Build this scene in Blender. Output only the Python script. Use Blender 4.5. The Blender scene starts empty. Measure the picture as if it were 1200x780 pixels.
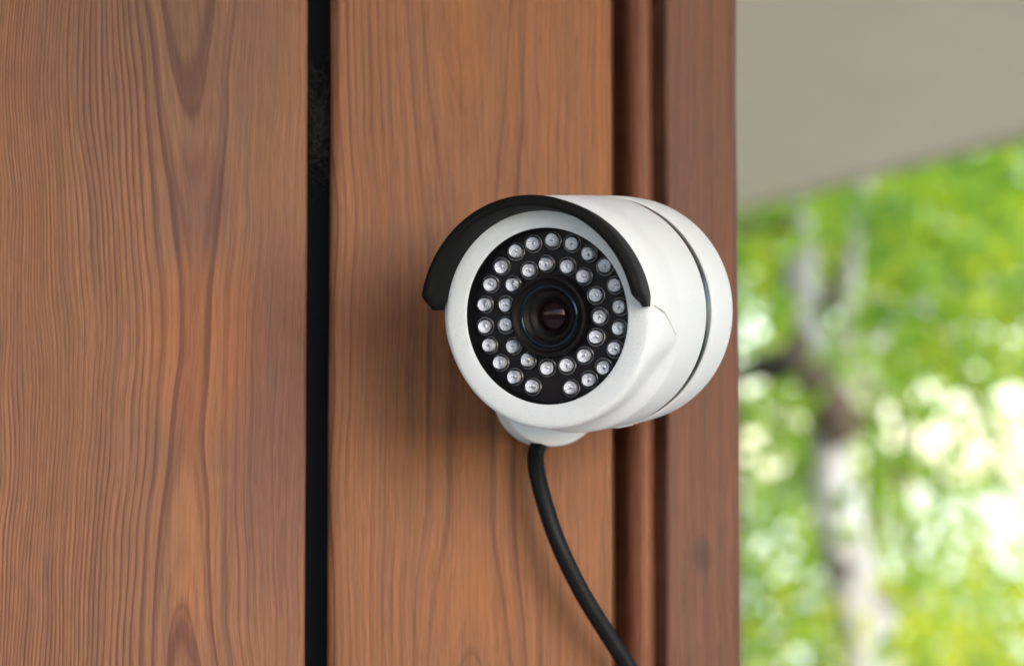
import bpy, bmesh, math, random
import numpy as np
from mathutils import Vector, Matrix
random.seed(7); rng = np.random.default_rng(7)
R = math.radians
S = bpy.context.scene
COL = S.collection

# ------------------------------------------------------------------ camera
YAW, PITCH = R(19.5), R(3.7)
FPX = 85 / 36 * 1200                       # focal length in photo pixels
CAM = Vector((0, -0.8205, 2.0))            # the wall face is the plane y = 0
FWD = Vector((math.sin(YAW) * math.cos(PITCH), math.cos(YAW) * math.cos(PITCH), math.sin(PITCH)))
RIGHT = Vector((math.cos(YAW), -math.sin(YAW), 0))
UP = RIGHT.cross(FWD)
cd = bpy.data.cameras.new('camera'); co = bpy.data.objects.new('camera', cd); COL.objects.link(co)
co.matrix_world = Matrix.Translation(CAM) @ Matrix((RIGHT, UP, -FWD)).transposed().to_4x4()
cd.lens = 85; cd.sensor_width = 36; cd.sensor_fit = 'HORIZONTAL'
cd.clip_start = 0.02; cd.clip_end = 6000
cd.dof.use_dof = True; cd.dof.focus_distance = 0.790; cd.dof.aperture_fstop = 8.6
S.camera = co

# ------------------------------------------------------------------ light
SUN_EL, SUN_AZ = R(23), R(166)             # azimuth from +Y towards +X: a wide bright patch of thin cloud behind the viewer's right shoulder
w = bpy.data.worlds.new('World'); S.world = w; w.use_nodes = True
nt = w.node_tree; bg = nt.nodes['Background']
sky = nt.nodes.new('ShaderNodeTexSky'); sky.sky_type = 'NISHITA'; sky.sun_disc = False
sky.sun_elevation = SUN_EL; sky.sun_rotation = SUN_AZ
sky.air_density = 1.0; sky.dust_density = 1.0; sky.ozone_density = 1.0
nt.links.new(sky.outputs[0], bg.inputs[0]); bg.inputs[1].default_value = 0.15
ld = bpy.data.lights.new('sun', 'SUN'); lo = bpy.data.objects.new('sun', ld); COL.objects.link(lo)
ld.energy = 0.5; ld.angle = R(38); ld.color = (1, 0.98, 0.96)
sd = Vector((math.sin(SUN_AZ) * math.cos(SUN_EL), math.cos(SUN_AZ) * math.cos(SUN_EL), math.sin(SUN_EL)))
lo.rotation_euler = sd.to_track_quat('Z', 'Y').to_euler(); lo.location = (4, 6, 12)
S.view_settings.view_transform = 'Standard'; S.view_settings.look = 'None'
S.view_settings.gamma = 1; S.view_settings.use_curve_mapping = False
S.view_settings.exposure = 1.88
S.render.engine = 'CYCLES'
S.cycles.use_denoising = True
S.cycles.max_bounces = 14; S.cycles.transmission_bounces = 12; S.cycles.transparent_max_bounces = 16
S.cycles.sample_clamp_indirect = 12

# ------------------------------------------------------------------ geometry helpers
def ray(px, py):
    return FWD + RIGHT * ((px - 600) / FPX) + UP * ((390 - py) / FPX)
def at_depth(px, py, d):
    return CAM + ray(px, py) * d
def at_y(px, py, y):
    r = ray(px, py); return CAM + r * ((y - CAM.y) / r.y)
def at_z(px, py, z):
    r = ray(px, py); return CAM + r * ((z - CAM.z) / r.z)
def wall_x(px, y=0.0, py=390):
    return at_y(px, py, y).x

def link(name, me, mat=None, parent=None, smooth=False, mat4=None):
    if isinstance(me, bmesh.types.BMesh):
        b = me; bmesh.ops.recalc_face_normals(b, faces=b.faces)
        me = bpy.data.meshes.new(name); b.to_mesh(me); b.free()
    o = bpy.data.objects.new(name, me); COL.objects.link(o)
    if mat: me.materials.clear(); me.materials.append(mat)
    if smooth:
        me.polygons.foreach_set('use_smooth', [True] * len(me.polygons))
        if smooth is not True: me.set_sharp_from_angle(angle=R(smooth))
    if parent: o.parent = parent
    if mat4 is not None: o.matrix_local = mat4
    return o
def tag(o, label=None, cat=None, group=None, kind=None):
    for k, v in (('label', label), ('category', cat), ('group', group), ('kind', kind)):
        if v: o[k] = v
    return o
def empty(name, loc, label, cat, group=None):
    o = bpy.data.objects.new(name, None); COL.objects.link(o); o.location = loc
    o.empty_display_size = 0.05
    return tag(o, label, cat, group)

def lathe(prof, n=96, closed=False, rad=None):
    """prof: (z, r) list spun about Z; rad(z, r, ang) may change the radius by angle."""
    b = bmesh.new(); rings = []
    for z, r in prof:
        if r < 1e-7:
            rings.append([b.verts.new((0, 0, z))]); continue
        rings.append([b.verts.new(((rad(z, r, a) if rad else r) * math.cos(a), (rad(z, r, a) if rad else r) * math.sin(a), z))
                      for a in (2 * math.pi * k / n for k in range(n))])
    if closed: rings.append(rings[0])
    for A, B in zip(rings, rings[1:]):
        for k in range(n):
            q = [A[k % len(A)], A[(k + 1) % n % len(A)], B[(k + 1) % n % len(B)], B[k % len(B)]]
            q = list(dict.fromkeys(q))
            if len(q) > 2: b.faces.new(q)
    return b
def tube(b, pts, rads, n=10, cap=True):
    pts = [Vector(p) for p in pts]; prev = None; rings = []
    ref = Vector((0.31, 0.2, 0.93))
    for i, p in enumerate(pts):
        t = (pts[min(i + 1, len(pts) - 1)] - pts[max(i - 1, 0)]).normalized()
        if prev is None:
            u = t.cross(ref)
            if u.length < 0.1: u = t.cross(Vector((1, 0, 0)))
        else: u = prev - t * prev.dot(t)
        u.normalize(); prev = u; v = t.cross(u)
        r = rads[i] if hasattr(rads, '__len__') else rads
        rings.append([b.verts.new(p + (u * math.cos(a) + v * math.sin(a)) * r) for a in (2 * math.pi * k / n for k in range(n))])
    for A, B in zip(rings, rings[1:]):
        for k in range(n): b.faces.new((A[k], A[(k + 1) % n], B[(k + 1) % n], B[k]))
    if cap: b.faces.new(rings[0][::-1]); b.faces.new(rings[-1])
    return b
def box(b, x0, x1, y0, y1, z0, z1):
    v = [b.verts.new(p) for p in ((x0, y0, z0), (x1, y0, z0), (x1, y1, z0), (x0, y1, z0), (x0, y0, z1), (x1, y0, z1), (x1, y1, z1), (x0, y1, z1))]
    for f in ((0, 3, 2, 1), (4, 5, 6, 7), (0, 1, 5, 4), (1, 2, 6, 5), (2, 3, 7, 6), (3, 0, 4, 7)): b.faces.new([v[i] for i in f])
    return b
def spline(pts, m=8):
    pts = [Vector(p) for p in pts]; out = []
    P = [pts[0] * 2 - pts[1]] + pts + [pts[-1] * 2 - pts[-2]]
    for i in range(1, len(P) - 2):
        for k in range(m):
            t = k / m; a, b_, c, d = P[i - 1:i + 3]
            out.append(0.5 * ((2 * b_) + (c - a) * t + (2 * a - 5 * b_ + 4 * c - d) * t * t + (-a + 3 * b_ - 3 * c + d) * t ** 3))
    return out + [pts[-1]]
def board(prof, z0, z1, step=None, wob=0.0, seed=0):
    """vertical extrusion of an (x, y) outline; wob lets the edges wander a little like hand-planed timber."""
    b = bmesh.new(); n = max(2, int((z1 - z0) / (step or 9)) + 1); rr = random.Random(seed); ph = [rr.uniform(0, 6) for _ in range(4)]
    rings = []
    xm = sum(p[0] for p in prof) / len(prof)
    for i in range(n):
        z = z0 + (z1 - z0) * i / (n - 1)
        rings.append([b.verts.new((x + wob * (math.sin(z * 9 + ph[0] + (2 if x > xm else 0)) + 0.6 * math.sin(z * 31 + ph[1] + (1 if x > xm else 0)) + .35 * math.sin(z * 83 + ph[2])), y, z)) for x, y in prof])
    m = len(prof)
    for A, B in zip(rings, rings[1:]):
        for k in range(m): b.faces.new((A[k], A[(k + 1) % m], B[(k + 1) % m], B[k]))
    b.faces.new(rings[0]); b.faces.new(rings[-1])
    return b
def rounded(x0, x1, yf, yb, rl, rr_=None, n=5):
    """board section: front face y = yf with rounded front corners, back y = yb."""
    rr_ = rl if rr_ is None else rr_
    p = [(x0, yb)]
    p += [(x0 + rl - rl * math.cos(a), yf + rl - rl * math.sin(a)) for a in (math.pi / 2 * k / n for k in range(n + 1))]
    p += [(x1 - rr_ + rr_ * math.sin(a), yf + rr_ - rr_ * math.cos(a)) for a in (math.pi / 2 * k / n for k in range(n + 1))]
    return p + [(x1, yb)]

# ------------------------------------------------------------------ materials
class NT:
    def __init__(s, name):
        s.m = bpy.data.materials.new(name); s.m.use_nodes = True; s.t = s.m.node_tree
        s.b = s.t.nodes['Principled BSDF']; s.out = s.t.nodes['Material Output']
    def n(s, typ, **kw):
        x = s.t.nodes.new('ShaderNode' + typ)
        for k, v in kw.items(): setattr(x, k, v)
        return x
    def put(s, sock, v):
        if isinstance(v, bpy.types.NodeSocket): s.t.links.new(v, sock)
        elif v is not None: sock.default_value = v
    def math(s, op, a, b=None, c=None, clamp=False):
        x = s.n('Math', operation=op, use_clamp=clamp)
        for i, v in enumerate((a, b, c)): s.put(x.inputs[i], v)
        return x.outputs[0]
    def noise(s, vec, scale, detail=2, rough=0.5, dist=0):
        x = s.n('TexNoise'); s.put(x.inputs['Vector'], vec); x.inputs['Scale'].default_value = scale
        x.inputs['Detail'].default_value = detail; x.inputs['Roughness'].default_value = rough; x.inputs['Distortion'].default_value = dist
        return x.outputs['Fac']
    def comb(s, x, y, z):
        c = s.n('CombineXYZ')
        for i, v in enumerate((x, y, z)): s.put(c.inputs[i], v)
        return c.outputs[0]
    def coords(s, kind='Object'):
        c = s.n('TexCoord'); x = s.n('SeparateXYZ'); s.t.links.new(c.outputs[kind], x.inputs[0])
        return c.outputs[kind], x.outputs[0], x.outputs[1], x.outputs[2]
    def ramp(s, f, stops, interp='LINEAR'):
        r = s.n('ValToRGB'); s.put(r.inputs[0], f); e = r.color_ramp; e.interpolation = interp
        while len(e.elements) < len(stops): e.elements.new(0.5)
        for el, (p, c) in zip(e.elements, stops):
            el.position = p; el.color = tuple(c) + (1,) if hasattr(c, '__len__') else (c, c, c, 1)
        return r.outputs[0]
    def mix(s, f, a, b, mode='MIX'):
        x = s.n('Mix', data_type='RGBA', blend_type=mode); s.put(x.inputs[0], f)
        for i, v in ((6, a), (7, b)): s.put(x.inputs[i], v if isinstance(v, bpy.types.NodeSocket) else tuple(v) + (1,))
        return x.outputs[2]
    def bump(s, h, dist, strength=1.0):
        x = s.n('Bump'); x.inputs['Strength'].default_value = strength; x.inputs['Distance'].default_value = dist
        s.put(x.inputs['Height'], h); s.put(s.b.inputs['Normal'], x.outputs[0]); return x.outputs[0]
    def set(s, **kw):
        for k, v in kw.items(): s.put(s.b.inputs[k.replace('_', ' ')], v)
        return s
def rgb(r, g, b): return (r, g, b, 1)

def wood(name, xc, zc, h0, ha, hw, sp, pw, early, late, fade_lo, fade_hi, contrast=1.0, seed=0.0, blotch=0.5, xwarp=0.004, ph=0.0, stains=()):
    """stained softwood: growth rings of a log cut flat, pith behind x = xc, cathedral tips where the ring depth h peaks at z = zc"""
    k = NT(name); _, x, y, z = k.coords()
    zs = k.math('ADD', z, seed)
    wv = k.noise(k.comb(k.math('MULTIPLY', x, 9), y, k.math('MULTIPLY', zs, 3.6)), 1.0, 3, .55)
    wv2 = k.noise(k.comb(k.math('MULTIPLY', x, 40), 3.0, k.math('MULTIPLY', zs, 16)), 1.0, 2, .5)
    xw = k.math('ADD', x, k.math('ADD', k.math('MULTIPLY', k.math('SUBTRACT', wv, .5), xwarp * 4), k.math('MULTIPLY', k.math('SUBTRACT', wv2, .5), xwarp * .35)))
    dx = k.math('SUBTRACT', xw, xc)
    cz = k.math('COSINE', k.math('MULTIPLY', k.math('SUBTRACT', z, zc), math.pi / hw))
    h = k.math('ADD', h0, k.math('MULTIPLY', cz, ha))
    h = k.math('ADD', h, k.math('MULTIPLY', k.math('SUBTRACT', k.noise(k.comb(seed, 0.0, k.math('MULTIPLY', zs, 11)), 1.0, 2), .5), ha * .7))
    h = k.math('MAXIMUM', h, .0008)
    u = k.math('SQRT', k.math('ADD', k.math('MULTIPLY', dx, dx), k.math('MULTIPLY', h, h)))
    t = k.math('POWER', k.math('DIVIDE', u, sp), pw)
    t = k.math('ADD', t, k.math('MULTIPLY', k.noise(k.comb(k.math('MULTIPLY', u, 130), 0.0, k.math('MULTIPLY', zs, 2)), 1.0, 2), 1.3))
    t = k.math('ADD', t, ph)
    fr = k.math('FRACT', t)
    ring = k.ramp(fr, [(0, .85), (.08, .12), (.42, .0), (.74, .38), (.92, 1.0), (1, .85)], 'EASE')
    ring2 = k.ramp(k.math('FRACT', k.math('MULTIPLY', t, 2.7)), [(0, .6), (.1, .0), (.5, .05), (.9, 1.0), (1, .6)], 'EASE')
    # every ring has its own strength
    rid = k.math('FLOOR', t)
    wn = k.n('TexWhiteNoise', noise_dimensions='1D'); k.put(wn.inputs['W'], rid)
    amp = k.math('MULTIPLY_ADD', wn.outputs[0], .7, .45)
    mr = k.n('MapRange', interpolation_type='SMOOTHSTEP'); k.put(mr.inputs[0], x); mr.inputs[1].default_value = fade_lo; mr.inputs[2].default_value = fade_hi
    mr.inputs[3].default_value = 1.0; mr.inputs[4].default_value = .28
    lowc = k.noise(k.comb(k.math('MULTIPLY', x, 22), 5.0, k.math('MULTIPLY', zs, 6)), 1.0, 3, .6)
    ringf = k.math('MULTIPLY', k.math('MULTIPLY', ring, amp), k.math('MULTIPLY', mr.outputs[0], k.math('MULTIPLY_ADD', k.ramp(lowc, [(.32, 0), (.68, 1)]), .95, .2)))
    ringf = k.math('ADD', ringf, k.math('MULTIPLY', k.math('MULTIPLY', ring2, k.math('SUBTRACT', 1.0, lowc)), .30))
    stk = k.noise(k.comb(k.math('MULTIPLY', xw, 330), 2.0, k.math('MULTIPLY', zs, 3.2)), 1.0, 5, .7)
    fib = k.noise(k.comb(k.math('MULTIPLY', xw, 900), y, k.math('MULTIPLY', zs, 14)), 1.0, 4, .65)
    fib2 = k.noise(k.comb(k.math('MULTIPLY', xw, 2600), y, k.math('MULTIPLY', zs, 90)), 1.0, 2, .6)
    blo = k.noise(k.comb(k.math('MULTIPLY', x, 16), 1.0, k.math('MULTIPLY', zs, 7)), 1.0, 4, .6)
    e2 = [early[0] * 1.22, early[1] * 1.08, early[2] * .82]
    e3 = [early[0] * .74, early[1] * .76, early[2] * .95]
    base = k.mix(k.ramp(blo, [(.28, 0), (.72, 1)]), e3, e2)
    base = k.mix(blotch, early, base)
    col = k.mix(k.math('MULTIPLY', ringf, contrast, clamp=True), base, late)
    for sx, sz, rx, rz, tint in stains:          # where the stain took differently: (centre, radii, tint)
        ax = k.math('DIVIDE', k.math('SUBTRACT', xw, sx), rx); az = k.math('DIVIDE', k.math('SUBTRACT', z, sz), rz)
        d2 = k.math('ADD', k.math('ADD', k.math('MULTIPLY', ax, ax), k.math('MULTIPLY', az, az)), k.math('MULTIPLY', k.math('SUBTRACT', lowc, .5), 1.6))
        ms = k.n('MapRange', interpolation_type='SMOOTHSTEP'); k.put(ms.inputs[0], d2)
        ms.inputs[1].default_value = -.1; ms.inputs[2].default_value = 1.3; ms.inputs[3].default_value = 1.0; ms.inputs[4].default_value = 0.0
        col = k.mix(ms.outputs[0], col, tint, 'MULTIPLY')
    shade = k.math('ADD', k.math('MULTIPLY_ADD', fib, 1.0, .46), k.math('MULTIPLY', k.math('SUBTRACT', fib2, .5), 1.0))
    shade = k.math('MULTIPLY', shade, k.math('MULTIPLY_ADD', stk, 1.0, .5))
    sc = k.n('VectorMath', operation='SCALE'); k.put(sc.inputs[0], col); k.put(sc.inputs['Scale'], shade)
    k.set(Base_Color=sc.outputs[0], Roughness=k.math('MULTIPLY_ADD', fib, .18, .46))
    k.b.inputs['Specular IOR Level'].default_value = .2
    k.b.inputs['Coat Weight'].default_value = .0; k.b.inputs['Coat Roughness'].default_value = .38
    hgt = k.math('ADD', k.math('MULTIPLY', fib, .5), k.math('MULTIPLY', ringf, .45))
    k.bump(hgt, .0005, .55)
    return k.m

def plain(name, col, rough=.5, metal=0, spec=.5, coat=0, grain=0, gscale=900, var=0, vscale=30):
    k = NT(name); c, x, y, z = k.coords()
    k.b.inputs['Base Color'].default_value = rgb(*col)
    if var:
        f = k.noise(c, vscale, 4, .6)
        k.set(Base_Color=k.mix(f, [v * (1 - var) for v in col], [min(1, v * (1 + var)) for v in col]))
    k.set(Roughness=rough, Metallic=metal, Specular_IOR_Level=spec, Coat_Weight=coat)
    if grain: k.bump(k.noise(c, gscale, 3, .6), grain)
    return k.m

EARLY = (.148, .067, .036); LATE = (.075, .025, .017)

# ------------------------------------------------------------------ the wooden wall
SOFFIT_Z = 2.55
X0 = wall_x(0)
p1r, p2l, p2r = wall_x(360), wall_x(385.5, .004), wall_x(718)
bat_l, bat_r = wall_x(730.5, .012), wall_x(766, .012)
post_l = wall_x(775, -.002); post_r = wall_x(873, -.006)
P1W = .134
wall = empty('wooden_wall', (p2l, 0, 0), 'brown stained wooden plank wall with corner post carrying the white security camera', 'wall')
def wchild(name, bm, mat, ox, oy=0, smooth=40, rz=0):
    return link(name, bm, mat, wall, smooth, Matrix.Translation((ox - p2l, oy, 0)) @ Matrix.Rotation(rz, 4, 'Z'))
ZT = SOFFIT_Z - .002
# visible span of the wall runs z = 1.93 .. 2.16
wz = lambda py, px=600: at_y(px, py, 0).z
S1 = lambda px: wall_x(px) - (p1r - P1W)
S2 = lambda px: wall_x(px) - p2l
M_left = wood('stained_wood_left', wall_x(222) - (p1r - P1W), wz(425), .0215, .0026, .21, .0086, 1.72, EARLY, LATE, 0.098, .120, 1.7, .0, .35, .0085, .18, [(S1(232), wz(415), .026, .036, (1.30, 1.12, .85)), (S1(318), wz(520), .016, .075, (.80, .74, 1.0)), (S1(170), wz(70), .045, .05, (.84, .92, .98)), (S1(225), wz(245), .012, .022, (.72, .66, .85)), (S1(232), wz(640), .010, .04, (1.22, 1.12, .9))])
M_mid = wood('stained_wood_middle', wall_x(552) - p2l, wz(440), .0235, .0040, .23, .0100, 1.55, (.164, .067, .0295), (.095, .034, .018), .058, .098, 1.25, 3.3, .45, .0060, .35, [(S2(546), wz(60), .009, .032, (1.22, 1.14, .8)), (S2(560), wz(690), .017, .03, (1.10, 1.04, .9)), (S2(700), wz(150), .006, .09, (1.15, 1.1, .9)), (S2(480), wz(330), .03, .04, (.92, .93, .95))])
M_post = wood('stained_wood_post', .012, wz(300), .05, .002, .3, .009, 1.5, (.103, .042, .0275), (.058, .028, .020), -1, -.5, 1.0, 8.1, .55, .002, 0.0, [(wall_x(824, -.006) - post_l, wz(652), .0035, .0075, (.62, .74, .74)), (.022, wz(90), .012, .06, (1.08, 1.1, 1.0))])
M_bead = wood('stained_wood_bead', .05, wz(300), .05, .002, .3, .009, 1.5, (.165, .066, .038), (.08, .030, .020), -1, -.5, 1.6, 4.4, .55, .002)
M_side = wood('stained_wood_plain', .04, wz(300), .03, .015, .2, .008, 1.5, EARLY, LATE, .2, .3, .8, 5.7, .6, .003)
b = board(rounded(0, P1W, 0, .021, .0018, .0016), .05, ZT, .02, .00012, 1)
plank = wchild('plank', b, M_left, p1r - P1W)
sec2 = [(.0075, .021)] + rounded(0, p2r - p2l, 0, .021, .0038, .0012)[1:]
b = board(sec2, .05, ZT, .02, .00018, 2)
wchild('plank', b, M_mid, p2l)
for i in range(4):                                                  # planks outside the left edge of the view
    o = plank.copy(); COL.objects.link(o); o.parent = wall
    o.location = (p1r - P1W - (i + 1) * (P1W + .0085) - p2l, 0, 0)
    o.data = plank.data.copy(); o.data.materials[0] = M_side
# half round bead between the planks and the post
bw = bat_r - bat_l
prof = [(-.004, .032), (-.004, .022), (0, .021), (0, .0135)] + [(bw / 2 - bw / 2 * math.cos(a), .0122 - .0094 * math.sin(a) ** .8) for a in (math.pi * (k + .5) / 14 for k in range(14))] + [(bw, .0135), (bw, .021), (bw + .005, .022), (bw + .005, .032)]
wchild('bead_moulding', board(prof, .05, ZT, .02, .0001, 3), M_bead, bat_l)
pw_ = post_r - post_l
wchild('corner_post', board(rounded(0, pw_, -.006, .07, .0022, .0075, 7), .02, ZT, .006, .00022, 4), M_post, post_l)
M_felt = plain('black_building_felt', (.006, .011, .019), .85, grain=.0003, gscale=700, var=.5, vscale=60)
b = bmesh.new(); box(b, -.85, post_l + .004 - p2l, 0, .01, .03, ZT); wchild('backing_felt', b, M_felt, p2l, .036)
# the side of the house, round the corner
b = bmesh.new()
for i in range(36): box(b, 0, .02, .075 + i * .135, .075 + i * .135 + .128, .05, ZT)
o = wchild('side_cladding', b, M_side, post_r - .028); o['kind'] = 'stuff'
b = bmesh.new(); box(b, -.85, post_r - .03 - p2l, .0, .03, .0, ZT); box(b, post_r - p2l - .05, post_r - p2l - .03, .031, 8.0, 0, ZT)
wchild('wall_frame', b, M_felt, p2l, .048)

# fluff caught in the gap
c = at_y(374, 128, .016)
web = bmesh.new(); rr = random.Random(3)
for i in range(320):
    p = Vector((rr.gauss(0, .0022), rr.gauss(0, .0035), rr.gauss(-.006, .0095)))
    pts = [p]
    d = Vector((rr.gauss(0, 1), rr.gauss(0, 1), rr.gauss(0, 1)))
    for k in range(4):
        d = (d + Vector((rr.gauss(0, .7), rr.gauss(0, .7), rr.gauss(0, .7)))).normalized(); pts.append(pts[-1] + d * .0017)
    pts = [Vector((max(-.0036, min(.0036, q.x)), q.y, q.z)) for q in pts]
    tube(web, pts, .00006, 3, False)
web_o = link('cobweb', web, plain('dusty_grey_fibre', (.05, .055, .052), .95), None, True)
web_o.location = c
tag(web_o, 'grey tuft of cobweb fluff caught in the dark gap between the planks', 'cobweb')

# ------------------------------------------------------------------ roof overhang
e1, e2 = at_z(866, 250, SOFFIT_Z - .005), at_z(1200, 163, SOFFIT_Z - .005)
EX = (e1.x + e2.x) / 2
print('soffit edge x', e1.x, e2.x, e1.y, e2.y)
roof = empty('roof_overhang', (EX, 0, SOFFIT_Z), 'pale beige roof overhang with smooth flat underside above the wooden corner', 'roof')
YF, YB, XL = -1.18, 8.5, -3.0  # front reach lies out of view, deepened to dim the wall and camera
b = bmesh.new(); box(b, XL - EX, -.022, YF + .022, YB, 0, .02)
M_soff = plain('beige_render', (.88, .84, .745), .9, grain=.0012, gscale=160, var=.05, vscale=6)
link('soffit', b, M_soff, roof, False)
M_fas = plain('taupe_painted_board', (.76, .69, .60), .85, grain=.0004, gscale=120, var=.12, vscale=14)
b = bmesh.new(); box(b, -.020, 0, YF, YB, -.005, .16); link('fascia', b, M_fas, roof)
b = bmesh.new(); box(b, XL - EX, -.022, YF, YF + .020, -.005, .16); link('fascia', b, M_fas, roof)
b = bmesh.new(); v = [b.verts.new(p) for p in ((XL - EX, YF - .04, .162), (.05, YF - .04, .162), (.05, YB, .162), (XL - EX, YB, .162), (XL - EX, YF - .04, 1.4), (-1.6, 1.2, 1.3), (-1.6, YB, 1.3), (XL - EX, YB, 1.4))]
for f in ((0, 3, 2, 1), (0, 1, 5, 4), (1, 2, 6, 5), (2, 3, 7, 6), (3, 0, 4, 7), (4, 5, 6, 7)): b.faces.new([v[i] for i in f])
link('roof_deck', b, plain('dark_roof_sheet', (.06, .055, .05), .7, var=.2, vscale=9), roof)

# ------------------------------------------------------------------ security camera
Q = 0.78 / FPX                              # one photo pixel at the front ring, metres
AX = (RIGHT * .427 + UP * .040 + FWD * .903).normalized()          # from the front glass back along the body
FC = at_depth(639.5, 370.5, .78)
ex = (RIGHT - AX * RIGHT.dot(AX)).normalized(); ey = AX.cross(ex)   # ey points down in the picture
ey = -ey; 
AXM = Matrix((ex, ey, AX)).transposed().to_4x4()                    # left handed guard below
if AXM.to_3x3().determinant() < 0:
    AXM = Matrix((-ex, ey, AX)).transposed().to_4x4(); FLIP = -1
else: FLIP = 1
AXM = Matrix.Translation(FC) @ AXM
base_p = at_y(637, 460, 0)
cam_o = empty('security_camera', base_p, 'white bullet security camera with black visor and rings of infrared lights on the planks', 'security camera')
BI = Matrix.Translation(-base_p)
CM = BI @ AXM @ Matrix.Scale(Q, 4)          # camera parts are drawn in pixels of the front ring
def cpart(name, bm, mat, smooth=35, m=None, parent=None):
    return link(name, bm, mat, parent or cam_o, smooth, CM if m is None else m)
def ang_up(a):                               # 0 at picture right, pi/2 at picture top
    return math.atan2(math.sin(a), FLIP * math.cos(a))

M_white = plain('white_painted_metal', (.555, .583, .645), .55, spec=.3, grain=.25 * Q * 6, gscale=.9)
M_black = plain('black_matt_plastic', (.003, .0034, .004), .5, spec=.10, grain=.0002, gscale=1.2)
M_gloss = plain('black_gloss_rubber', (.004, .004, .005), .25, spec=.3)
def sstep(t): t = max(0, min(1, t)); return t * t * (3 - 2 * t)
def collar(z, r, a):
    if not 3 < z < 82: return r
    s = math.sin(ang_up(a))
    low = 1 - sstep((s + .55) / .40)         # the step exists only on the lower half
    top = 133.5 + 8.5 * sstep((z - 3) / 14)
    return r * low + max(top, r) * (1 - low)
prof = [(1.6, 103.6), (.9, 103.9), (.5, 104.6), (0, 106.5), (-.6, 125), (.2, 128.6), (1.6, 130.8), (4.5, 132.6), (9, 133.2), (20, 132.4), (40, 130.4), (54, 129.2),
        (60, 129.8), (64, 132.6), (68, 138.0), (71, 141.2), (74, 142.4), (79, 142.7), (95, 142.8), (151, 143.0), (153, 142.6), (154, 141.5), (154, 125)]
body = cpart('body', lathe(prof, 160, rad=collar), M_white, 50)
prof = [(175, 125), (175, 141.6), (175.8, 142.7), (177.5, 143.2), (215, 143.0), (238, 142)] + \
       [(240 + 42 * math.sin(t), 100 + 41.8 * math.cos(t)) for t in (math.pi / 2 * k / 12 for k in range(13))] + [(282, 60), (282, 0)]
cpart('rear_cap', lathe(prof, 160), M_white, 50)
cpart('seam_gasket', lathe([(153.5, 126), (153.5, 140.6), (156, 141.4), (172, 141.4), (175, 140.4), (175, 126)], 160), M_gloss, 50)
cpart('recess_sleeve', lathe([(1.2, 104.4), (1.2, 103.4), (21.5, 103.0), (21.5, 104.4)], 120), M_black, 30)
# visor
b = bmesh.new(); nA = 72; A0, A1 = R(6.5), R(177)
sec = [(-37, 131.5), (-38.5, 134), (-38.5, 138.5), (-37, 142.2), (-33, 143.8), (-16, 142.0), (2, 139.2), (3, 137), (3, 127), (0, 125.5), (-14, 127.8)]
rings = []
for i in range(nA + 1):
    t = i / nA; a = A0 + (A1 - A0) * t; e = min(t, 1 - t)
    kz = sstep(e / .045); kr = .45 + .55 * sstep(e / .035)
    ring = []
    for z, r in sec:
        z2 = 3 + (z - 3) * (.42 + .58 * kz); r2 = 134.0 + (r - 134.0) * kr
        ring.append(b.verts.new((FLIP * (r2 * math.cos(a) - 4.5), r2 * math.sin(a) - 2, z2)))
    rings.append(ring)
for A_, B_ in zip(rings, rings[1:]):
    for k in range(len(sec)): b.faces.new((A_[k], A_[(k + 1) % len(sec)], B_[(k + 1) % len(sec)], B_[k]))
b.faces.new(rings[0]); b.faces.new(rings[-1])
cpart('visor', b, M_black, 55)
# the fine seam that runs back from the visor's end
b = bmesh.new(); pts = []
for t in (k / 14 for k in range(15)):
    z = 6 + 54 * t; a = R(6) - R(15) * t
    rr_ = collar(z, 133.5, math.radians(20) if FLIP > 0 else math.pi - math.radians(20)) - .1
    pts.append((FLIP * rr_ * math.cos(a), rr_ * math.sin(a), z))
tube(b, pts, [1.0 - .4 * k / 14 for k in range(15)], 6)
cpart('visor_seam', b, plain('grey_sealant', (.34, .34, .33), .6), True)
# led board, lens
M_board = plain('dark_circuit_board', (.006, .0045, .008), .4, spec=.15, var=.4, vscale=.2)
cpart('led_board', lathe([(21, 104.5), (21, 0)], 96), M_board, False)
M_lensblk = plain('lens_barrel_black', (.004, .003, .004), .5, spec=.12)
cpart('lens_barrel', lathe([(27, 49), (7, 49), (4.6, 48), (4, 46.5), (4.4, 44), (8, 41), (9, 38), (9.5, 36.5), (9, 35), (9.6, 33.5), (14, 30), (15, 29), (15, 26.5), (15.6, 25), (21, 19), (24, 18), (24, 0)], 96), M_lensblk, 30)
k = NT('coated_lens_glass'); k.set(Base_Color=rgb(.006, .0025, .004), Roughness=.04, IOR=1.5, Specular_IOR_Level=.16, Coat_Weight=.1, Coat_Roughness=.02, Coat_Tint=rgb(.8, .25, .35), Specular_Tint=rgb(1, .75, .8))
cpart('lens_glass', lathe([(22.5, 19.0)] + [(22.5 - 9 * math.sin(t), 19 * math.cos(t)) for t in (math.pi / 2 * q_ / 10 for q_ in range(1, 10))] + [(13.5, 0)], 64), k.m, True)
k = NT('coated_ring_glass'); k.set(Base_Color=rgb(.004, .006, .010), Roughness=.14, IOR=1.5, Specular_IOR_Level=.22, Coat_Weight=.0, Coat_Roughness=.05, Specular_Tint=rgb(.55, .75, 1))
cpart('lens_ring', lathe([(9.2, 38.2), (6.5, 36.6), (6.2, 34.5), (9.0, 33.0)], 96), k.m, True)
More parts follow.
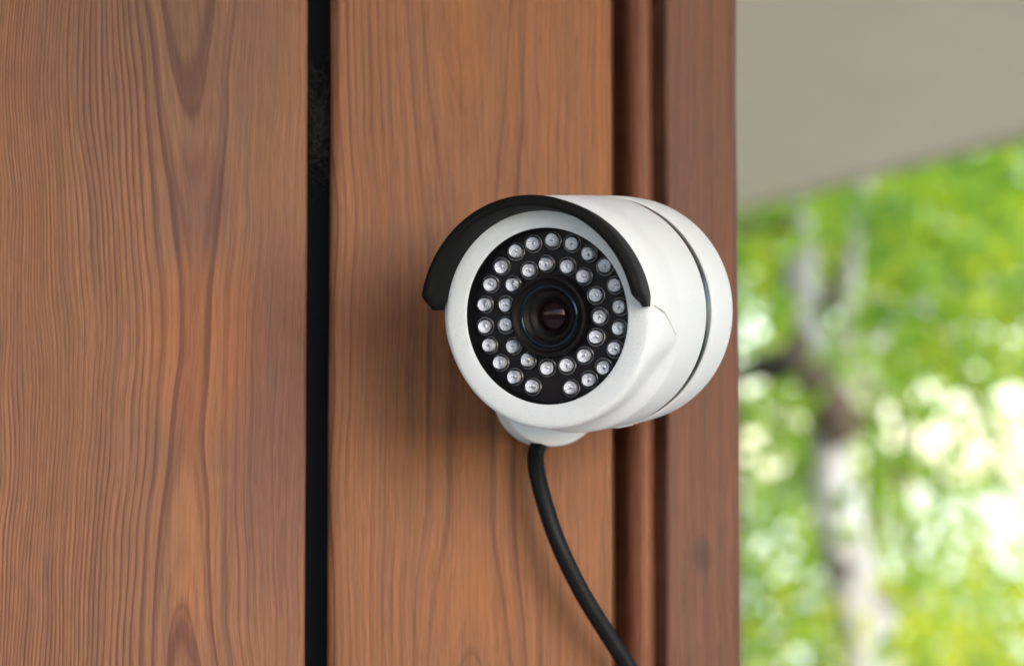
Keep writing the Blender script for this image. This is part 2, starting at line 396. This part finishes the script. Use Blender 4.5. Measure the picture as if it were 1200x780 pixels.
# infrared leds: clear dome, bright cup, dark collar
def clear_shell(name, ior, rough):
    k = NT(name); tr = k.n('BsdfTransparent'); gl = k.n('BsdfGlossy'); gl.inputs['Roughness'].default_value = rough
    fr = k.n('Fresnel'); fr.inputs[0].default_value = ior; mx = k.n('MixShader')
    k.put(mx.inputs[0], k.math('MULTIPLY', fr.outputs[0], k.math('SUBTRACT', 1.0, k.n('NewGeometry').outputs['Backfacing']))); k.t.links.new(tr.outputs[0], mx.inputs[1]); k.t.links.new(gl.outputs[0], mx.inputs[2]); k.t.links.new(mx.outputs[0], k.out.inputs[0])
    return k.m
M_epoxy = clear_shell('clear_epoxy', 1.5, .04)
k = NT('led_reflector_silver'); c_, x, y, z = k.coords()
k.set(Base_Color=k.mix(k.noise(c_, .55, 2), (.44, .48, .66), (.96, .97, 1.0)), Metallic=.65, Roughness=.22, Specular_IOR_Level=.8); k.bump(k.noise(c_, .55, 2, .6), 3.2 * Q)
M_cup = k.m
M_collar = plain('led_collar_dark', (.022, .021, .026), .10, spec=.8)
M_die = plain('led_die_dark', (.03, .028, .035), .4)
die = bmesh.new(); box(die, -.9, .9, -.8, .8, -4.0, -3.0); box(die, 1.2, 2.6, -.45, .45, -5.0, -3.1); box(die, -2.6, -1.9, .9, 1.9, -5.0, -2.9)
die_me = bpy.data.meshes.new('led_die'); bmesh.ops.recalc_face_normals(die, faces=die.faces); die.to_mesh(die_me); die.free()
dome = lathe([(0, 7.6), (-4.5, 7.6)] + [(-4.5 - 7.6 * math.sin(t), 7.6 * math.cos(t)) for t in (math.pi / 2 * q_ / 7 for q_ in range(1, 7))] + [(-12.1, 0), ], 24)
bmesh.ops.contextual_create(dome, geom=[v for v in dome.verts if abs(v.co.z) < 1e-6])
bmesh.ops.recalc_face_normals(dome, faces=dome.faces)
dome_me = bpy.data.meshes.new('led_dome'); dome.to_mesh(dome_me); dome.free()
cup = lathe([(-3.2, 0), (-3.2, 2.2), (-3.0, 2.4), (-7.2, 6.5), (-6.9, 6.8), (-.5, 6.9)], 20)
cup_me = bpy.data.meshes.new('led_cup'); bmesh.ops.recalc_face_normals(cup, faces=cup.faces); cup.to_mesh(cup_me); cup.free()
sock = lathe([(.3, 10.6), (-1.2, 10.6), (-2.2, 10.3), (-2.7, 9.7), (-2.7, 9.0), (-2.2, 8.4), (-1.2, 7.9), (.3, 7.9)], 28)
sock_me = bpy.data.meshes.new('led_socket'); bmesh.ops.recalc_face_normals(sock, faces=sock.faces); sock.to_mesh(sock_me); sock.free()
for me, m in ((dome_me, M_epoxy), (cup_me, M_cup), (sock_me, M_collar), (die_me, M_die)):
    me.materials.append(m); me.polygons.foreach_set('use_smooth', [True] * len(me.polygons)); me.set_sharp_from_angle(angle=R(40))
rr = random.Random(11)
spots = [(88.6, -90 + 360 / 22 * i) for i in range(1, 22)] + [(61.4, 24 * i) for i in range(15)]
for rad_, deg in spots:
    a = R(deg + rr.uniform(-.7, .7)); rad_ += rr.uniform(-.7, .7)
    L = Matrix.Translation((FLIP * rad_ * math.cos(a), rad_ * math.sin(a), 20.7)) @ Matrix.Rotation(rr.uniform(-.2, .2), 4, 'X') @ Matrix.Rotation(rr.uniform(-.2, .2), 4, 'Y') @ Matrix.Rotation(rr.uniform(0, 6.28), 4, 'Z') @ Matrix.Scale(1.11, 4)
    o = bpy.data.objects.new('led', sock_me); COL.objects.link(o); o.parent = cam_o; o.matrix_local = CM @ L
    for nm, me in (('dome', dome_me), ('reflector', cup_me), ('die', die_me)):
        c_ = bpy.data.objects.new(nm, me); COL.objects.link(c_); c_.parent = o
# front pane
cpart('front_pane', lathe([(2.2, 0), (2.2, 103.8)], 96), clear_shell('front_pane_glass', 1.12, .02), False)
# bracket: foot plate on the plank, arm, ball, clamp under the body, screw on top
foot_m = Matrix.Rotation(R(90), 4, 'X')     # local z -> -y (out of the wall)
ft = lathe([(0, 0), (0, .0196), (.0092, .01955), (.0099, .0191), (.0102, .0184), (.0122, .0125), (.0138, .0088), (.016, .0078), (.016, 0)], 72)
link('wall_foot', ft, M_white, cam_o, 30, foot_m)
def bp(z, r, deg):
    a = R(deg); return AXM @ Vector((FLIP * r * math.cos(a) * Q, r * math.sin(a) * Q, z * Q)) - base_p
b = bmesh.new()
p_a, p_b = Vector((0, -.012, .001)), bp(196, 118, -98)
mid = (p_a + p_b) / 2 + Vector((0, -.006, .004))
tube(b, spline([p_a, mid, p_b], 6), .0062, 20); link('bracket_arm', b, M_white, cam_o, 40)
b = bmesh.new(); bmesh.ops.create_uvsphere(b, u_segments=24, v_segments=14, radius=.0088)
link('swivel_ball', b, M_white, cam_o, True, Matrix.Translation(p_a + Vector((0, -.002, 0))))
b = bmesh.new()
for r0, r1, hw in ((138, 143.6, 20), (143.5, 145.2, 14)):
    vs = []
    for z in (176, 226):
        for d0 in (-90 - hw * .5, -90 + hw * .5):
            for r in (r0, r1):
                a = R(d0); vs.append(b.verts.new((FLIP * r * math.cos(a), r * math.sin(a), z)))
    bmesh.ops.convex_hull(b, input=vs)
cpart('clamp', b, M_white, 30)
b = bmesh.new(); tube(b, [Vector((-.0036, -.0060, -.0150)), Vector((-.0036, -.0062, -.0198))], [.0036, .0035], 20); link('cable_gland', b, M_black, cam_o, 40)

# ------------------------------------------------------------------ cable
M_cable = plain('black_cable_sheath', (.003, .0035, .005), .45, spec=.12, grain=.00006, gscale=1500)
cp = [base_p + Vector((-.0036, -.0062, -.0170))] + [at_y(px, py, y) for px, py, y in ((627.5, 540, -.009), (637, 585, -.013), (655, 638, -.016), (681, 692, -.016), (709, 738, -.0155), (738, 783, -.015), (768, 828, -.015), (796, 880, -.016), (812, 950, -.0165), (816, 1060, -.0115), (815, 1300, -.0105), (812, 2200, -.0105))]
b = bmesh.new(); tube(b, spline(cp, 8), .0030, 20)
cab = link('power_cable', b, M_cable, None, True)
org = cp[0].copy(); cab.data.transform(Matrix.Translation(-org)); cab.location = org
tag(cab, 'thick black cable curving down from the foot of the camera across the planks', 'cable')

# ------------------------------------------------------------------ ground and water
def ground_z(x, y):
    d = x * .45 + y * .89                    # distance along the view
    return -3.2 * sstep((d - 13) / 22)
b = bmesh.new(); N = 60; ext = 60
gv = [[b.verts.new((-ext + 2 * ext * i / N, -ext + 2 * ext * j / N, ground_z(-ext + 2 * ext * i / N, -ext + 2 * ext * j / N))) for j in range(N + 1)] for i in range(N + 1)]
for i in range(N):
    for j in range(N): b.faces.new((gv[i][j], gv[i + 1][j], gv[i + 1][j + 1], gv[i][j + 1]))
k = NT('mown_grass'); c_, x, y, z = k.coords()
k.set(Base_Color=k.mix(k.noise(c_, 1.7, 5, .65), (.055, .085, .022), (.14, .16, .05)), Roughness=.9); k.bump(k.noise(c_, 40, 4), .03)
tag(link('lawn', b, k.m, None, True), kind='structure')
b = bmesh.new(); box(b, -6, 4.6, -4.2, 9, -.1, .012)  # pale slab added out of view to bounce light up onto the soffit
k = NT('bounce_paving'); c_, x, y, z = k.coords(); br = k.n('TexBrick'); k.put(br.inputs['Vector'], c_)
br.inputs['Scale'].default_value = 2.2; br.inputs['Color1'].default_value = rgb(.60, .54, .44); br.inputs['Color2'].default_value = rgb(.54, .485, .40); br.inputs['Mortar'].default_value = rgb(.25, .23, .2); br.inputs['Mortar Size'].default_value = .008
k.set(Base_Color=br.outputs[0], Roughness=.85)
tag(link('bounce_slab', b, k.m), kind='structure')
b = bmesh.new(); box(b, -3000, 3000, -400, 5000, -5, -2.6)  # invented water sheet, mirrors the sky to brighten the low gaps between leaves
k = NT('sky_mirror_water'); c_, x, y, z = k.coords(); k.set(Base_Color=rgb(.02, .035, .04), Roughness=.12, IOR=1.33); k.bump(k.noise(c_, .7, 3), .08)
tag(link('sky_mirror', b, k.m), kind='structure')

# ------------------------------------------------------------------ trees
def leaf_mat(name, c1, c2, trans=.62):
    k = NT(name); g = k.n('NewGeometry'); f = g.outputs['Random Per Island']
    col = k.mix(f, c1, c2); k.set(Base_Color=col, Roughness=.34)
    tl = k.n('BsdfTranslucent'); k.put(tl.inputs[0], k.mix(f, [min(1, v * q_) for v, q_ in zip(c1, (1.9, 1.8, 1.2))], [min(1, v * q_) for v, q_ in zip(c2, (1.8, 1.75, 1.2))]))
    mx = k.n('MixShader'); mx.inputs[0].default_value = trans
    k.t.links.new(k.b.outputs[0], mx.inputs[1]); k.t.links.new(tl.outputs[0], mx.inputs[2]); k.t.links.new(mx.outputs[0], k.out.inputs[0])
    return k.m
ML = [leaf_mat('leaf_fresh_green', (0.259, 0.38, 0.032), (0.497, 0.6, 0.072)), leaf_mat('leaf_yellow_green', (0.41, 0.47, 0.04), (0.605, 0.6, 0.064)), leaf_mat('leaf_deep_green', (0.097, 0.2, 0.032), (0.292, 0.44, 0.064))]
k = NT('birch_bark'); c_, x, y, z = k.coords()
k.set(Base_Color=k.ramp(k.noise(k.comb(k.math('MULTIPLY', x, 4), k.math('MULTIPLY', y, 4), k.math('MULTIPLY', z, 2.4)), 1.6, 4, .7), [(.37, (.08, .065, .06)), (.46, (.42, .42, .44)), (.56, (.60, .62, .66))]), Roughness=.8)
k.bump(k.noise(c_, 25, 4), .02); M_birch = k.m
M_bark = plain('brown_bark', (.10, .075, .055), .9, grain=.03, gscale=18, var=.4, vscale=6)

def leaves(cent, n, spread, size, rg):
    """n leaf blades gathered round twig points; each a folded four-sided blade"""
    cid = rg.integers(0, len(cent), n)
    p = cent[cid] + rg.normal(0, 1, (n, 3)) * spread * np.array([1, 1, .8])
    d = rg.normal(0, 1, (n, 3)); d[:, 2] -= .5; d /= np.linalg.norm(d, axis=1)[:, None]
    s = np.cross(d, rg.normal(0, 1, (n, 3))); s /= np.linalg.norm(s, axis=1)[:, None] + 1e-9
    up = np.cross(s, d); L = size * rg.uniform(.65, 1.25, (n, 1)); W = L * .36
    v = np.stack([p, p + d * L * .45 + s * W + up * L * .08, p + d * L, p + d * L * .45 - s * W + up * L * .08], 1).reshape(-1, 3)
    f = np.arange(4 * n).reshape(n, 4)
    return v, np.concatenate([f[:, [0, 1, 2]], f[:, [0, 2, 3]]])
def plant(name, label, cat, base, top, r0, crown, mat, bark, nleaf, size, clusters, seed, spread=.16, group='trees and bushes beyond the wall', limbs=9, path=None, extra=()):
    """crown: list of (centre offset from base, radii) ellipsoids"""
    rg = np.random.default_rng(seed); rr = random.Random(seed)
    t = empty(name, base, label, cat, group)
    top = Vector(top); b = bmesh.new(); n = 9
    pts = [Vector((0, 0, -.15))] + [top * (i / n) + Vector((rr.gauss(0, .03), rr.gauss(0, .03), 0)) * top.length * .25 for i in range(1, n + 1)]
    if path: pts = [Vector((0, 0, -.15))] + [Vector(p) - Vector(base) for p in path]
    tp = spline(pts, 3); tube(b, tp, [r0 * (1.25 - 1.15 * (i / (len(tp) - 1)) ** .8) for i in range(len(tp))], 9)
    link('trunk', b, bark, t, True)
    cs = []
    for cc, rad in crown:
        u = rg.normal(0, 1, (clusters // len(crown), 3)); u /= np.linalg.norm(u, axis=1)[:, None]
        cs.append(np.array(cc) + u * np.array(rad) * rg.uniform(.25, 1, (len(u), 1)) ** .5)
    cs = np.concatenate(cs)
    lb = bmesh.new()
    for i in range(limbs):
        s = tp[int(len(tp) * rr.uniform(.25, .92))]; e = Vector(cs[rr.randrange(len(cs))])
        m = (s + e) / 2 + Vector((rr.gauss(0, .1), rr.gauss(0, .1), .12))
        q_ = spline([s, m, e], 4); tube(lb, q_, [r0 * .32 * (1 - .85 * j / (len(q_) - 1)) for j in range(len(q_))], 6, False)
    for q_, ra, rb in extra:
        q_ = spline([Vector(p) - Vector(base) for p in q_], 5); tube(lb, q_, [ra + (rb - ra) * j / (len(q_) - 1) for j in range(len(q_))], 8, False)
    link('limbs', lb, bark, t, True)
    v, f = leaves(cs, nleaf, spread, size, rg)
    me = bpy.data.meshes.new('crown'); me.from_pydata(v, [], f); me.update()
    link('crown', me, mat, t)
    return t
def gpos(px, d, z=None):
    p = at_depth(px, 573, d); return Vector((p.x, p.y, ground_z(p.x, p.y)))

# the birch whose pale trunk leans through the view
bb = gpos(1030, 6.7)
bpth = [at_depth(px, py, d) for px, py, d in ((1022, 800, 6.7), (1004, 700, 6.7), (984, 610, 6.7), (972, 540, 6.7), (976, 480, 6.7), (955, 410, 6.7), (932, 335, 6.7), (944, 262, 6.7), (925, 170, 6.7), (890, 0, 6.7), (860, -260, 6.7))]
plant('birch_tree', 'birch tree with leaning pale trunk showing grey and white beside the corner post', 'tree', bb, (0, 0, 6), .082,
      [((-.5, .2, 4.9), (1.7, 1.7, 1.7)), ((.3, .3, 2.7), (.8, .8, .6))], ML[0], M_birch, 1700, .075, 260, 21, path=bpth)
specs = [  # px, depth, kind, label
 (1215, 8.4, 'yellow', 'yellow green tree with low full crown right under the roof edge'),
 (1010, 10.5, 'yellow', 'yellow green tree standing behind the leaning pale trunk'),
 (815, 6.4, 'deep', 'deep green tree behind the corner post with dark forked limb crossing the pale trunk'),
 (1290, 10.0, 'green', 'bright green tree at the outermost edge of the view past the bushes'),
 (1080, 12.5, 'yellow', 'far yellow green tree showing between the nearer crowns'),
 (740, 10.5, 'deep', 'deep green tree farthest left of the trees beyond the wooden wall'),
 (560, 11.5, 'green', 'broad bright green tree at the far left end of the row beyond the wall'),
 (1460, 8.8, 'deep', 'deep green tree on the lawn past the outermost bright green one'),
 (1690, 10.2, 'green', 'pale green tree between the deep green one and the last yellow green one'),
 (1950, 9.4, 'yellow', 'yellow green tree farthest right of the trees on the lawn')]
for i, (px, d, kd, lab) in enumerate(specs):
    g = gpos(px, d); mt = {'yellow': ML[1], 'green': ML[0], 'deep': ML[2]}[kd]
    ext = ()
    if px == 815:
        ext = (([at_depth(815, 470, 7.0), at_depth(868, 440, 6.8), at_depth(925, 425, 6.5), at_depth(962, 455, 6.4), at_depth(996, 512, 6.4)], .016, .068),
               ([at_depth(905, 440, 6.6), at_depth(950, 385, 6.7), at_depth(985, 330, 6.8), at_depth(1000, 262, 6.9)], .035, .015))
    plant('leafy_tree', lab, 'tree', g, (random.uniform(-.3, .3), random.uniform(-.3, .3), 5.2), .11 if px == 815 else .05,
          [((0, 0, 4.2), (1.9, 1.9, 1.6)), ((-.35 if px == 1215 else 0, 0, 2.5 if px < 1000 else 3.2), (1.35, 1.35, .8))], mt, M_bark, 3100, .080, 130, 40 + i, extra=ext, spread=.20)
bush = [
 (890, 7.0, 'deep', 1.9, 'low deep green bush close to the foot of the corner post'),
 (960, 8.6, 'green', 2.1, 'bright green bush growing round the base of the leaning trunk'),
 (1075, 6.6, 'yellow', 1.75, 'yellow green bush in the lower middle of the leafy view'),
 (1225, 7.2, 'deep', 1.35, 'deep green bush in the lower right corner of the view'),
 (940, 11.0, 'green', 2.3, 'tall bright green bush behind the yellow green one'),
 (1130, 9.0, 'green', 2.05, 'leafy green bush standing just under the bright gap'),
 (1170, 12.0, 'yellow', 1.6, 'far yellow green bush low beside the bright gap')]
for i, (px, d, kd, hh, lab) in enumerate(bush):
    g = gpos(px, d); mt = {'yellow': ML[1], 'green': ML[0], 'deep': ML[2]}[kd]
    plant('leafy_bush', lab, 'bush', g, (.1, .1, hh * .8), .03, [((0, 0, hh * .55), (.75, .75, hh * .5))], mt, M_bark, 1250, .072, 100, 70 + i, .17, limbs=8)
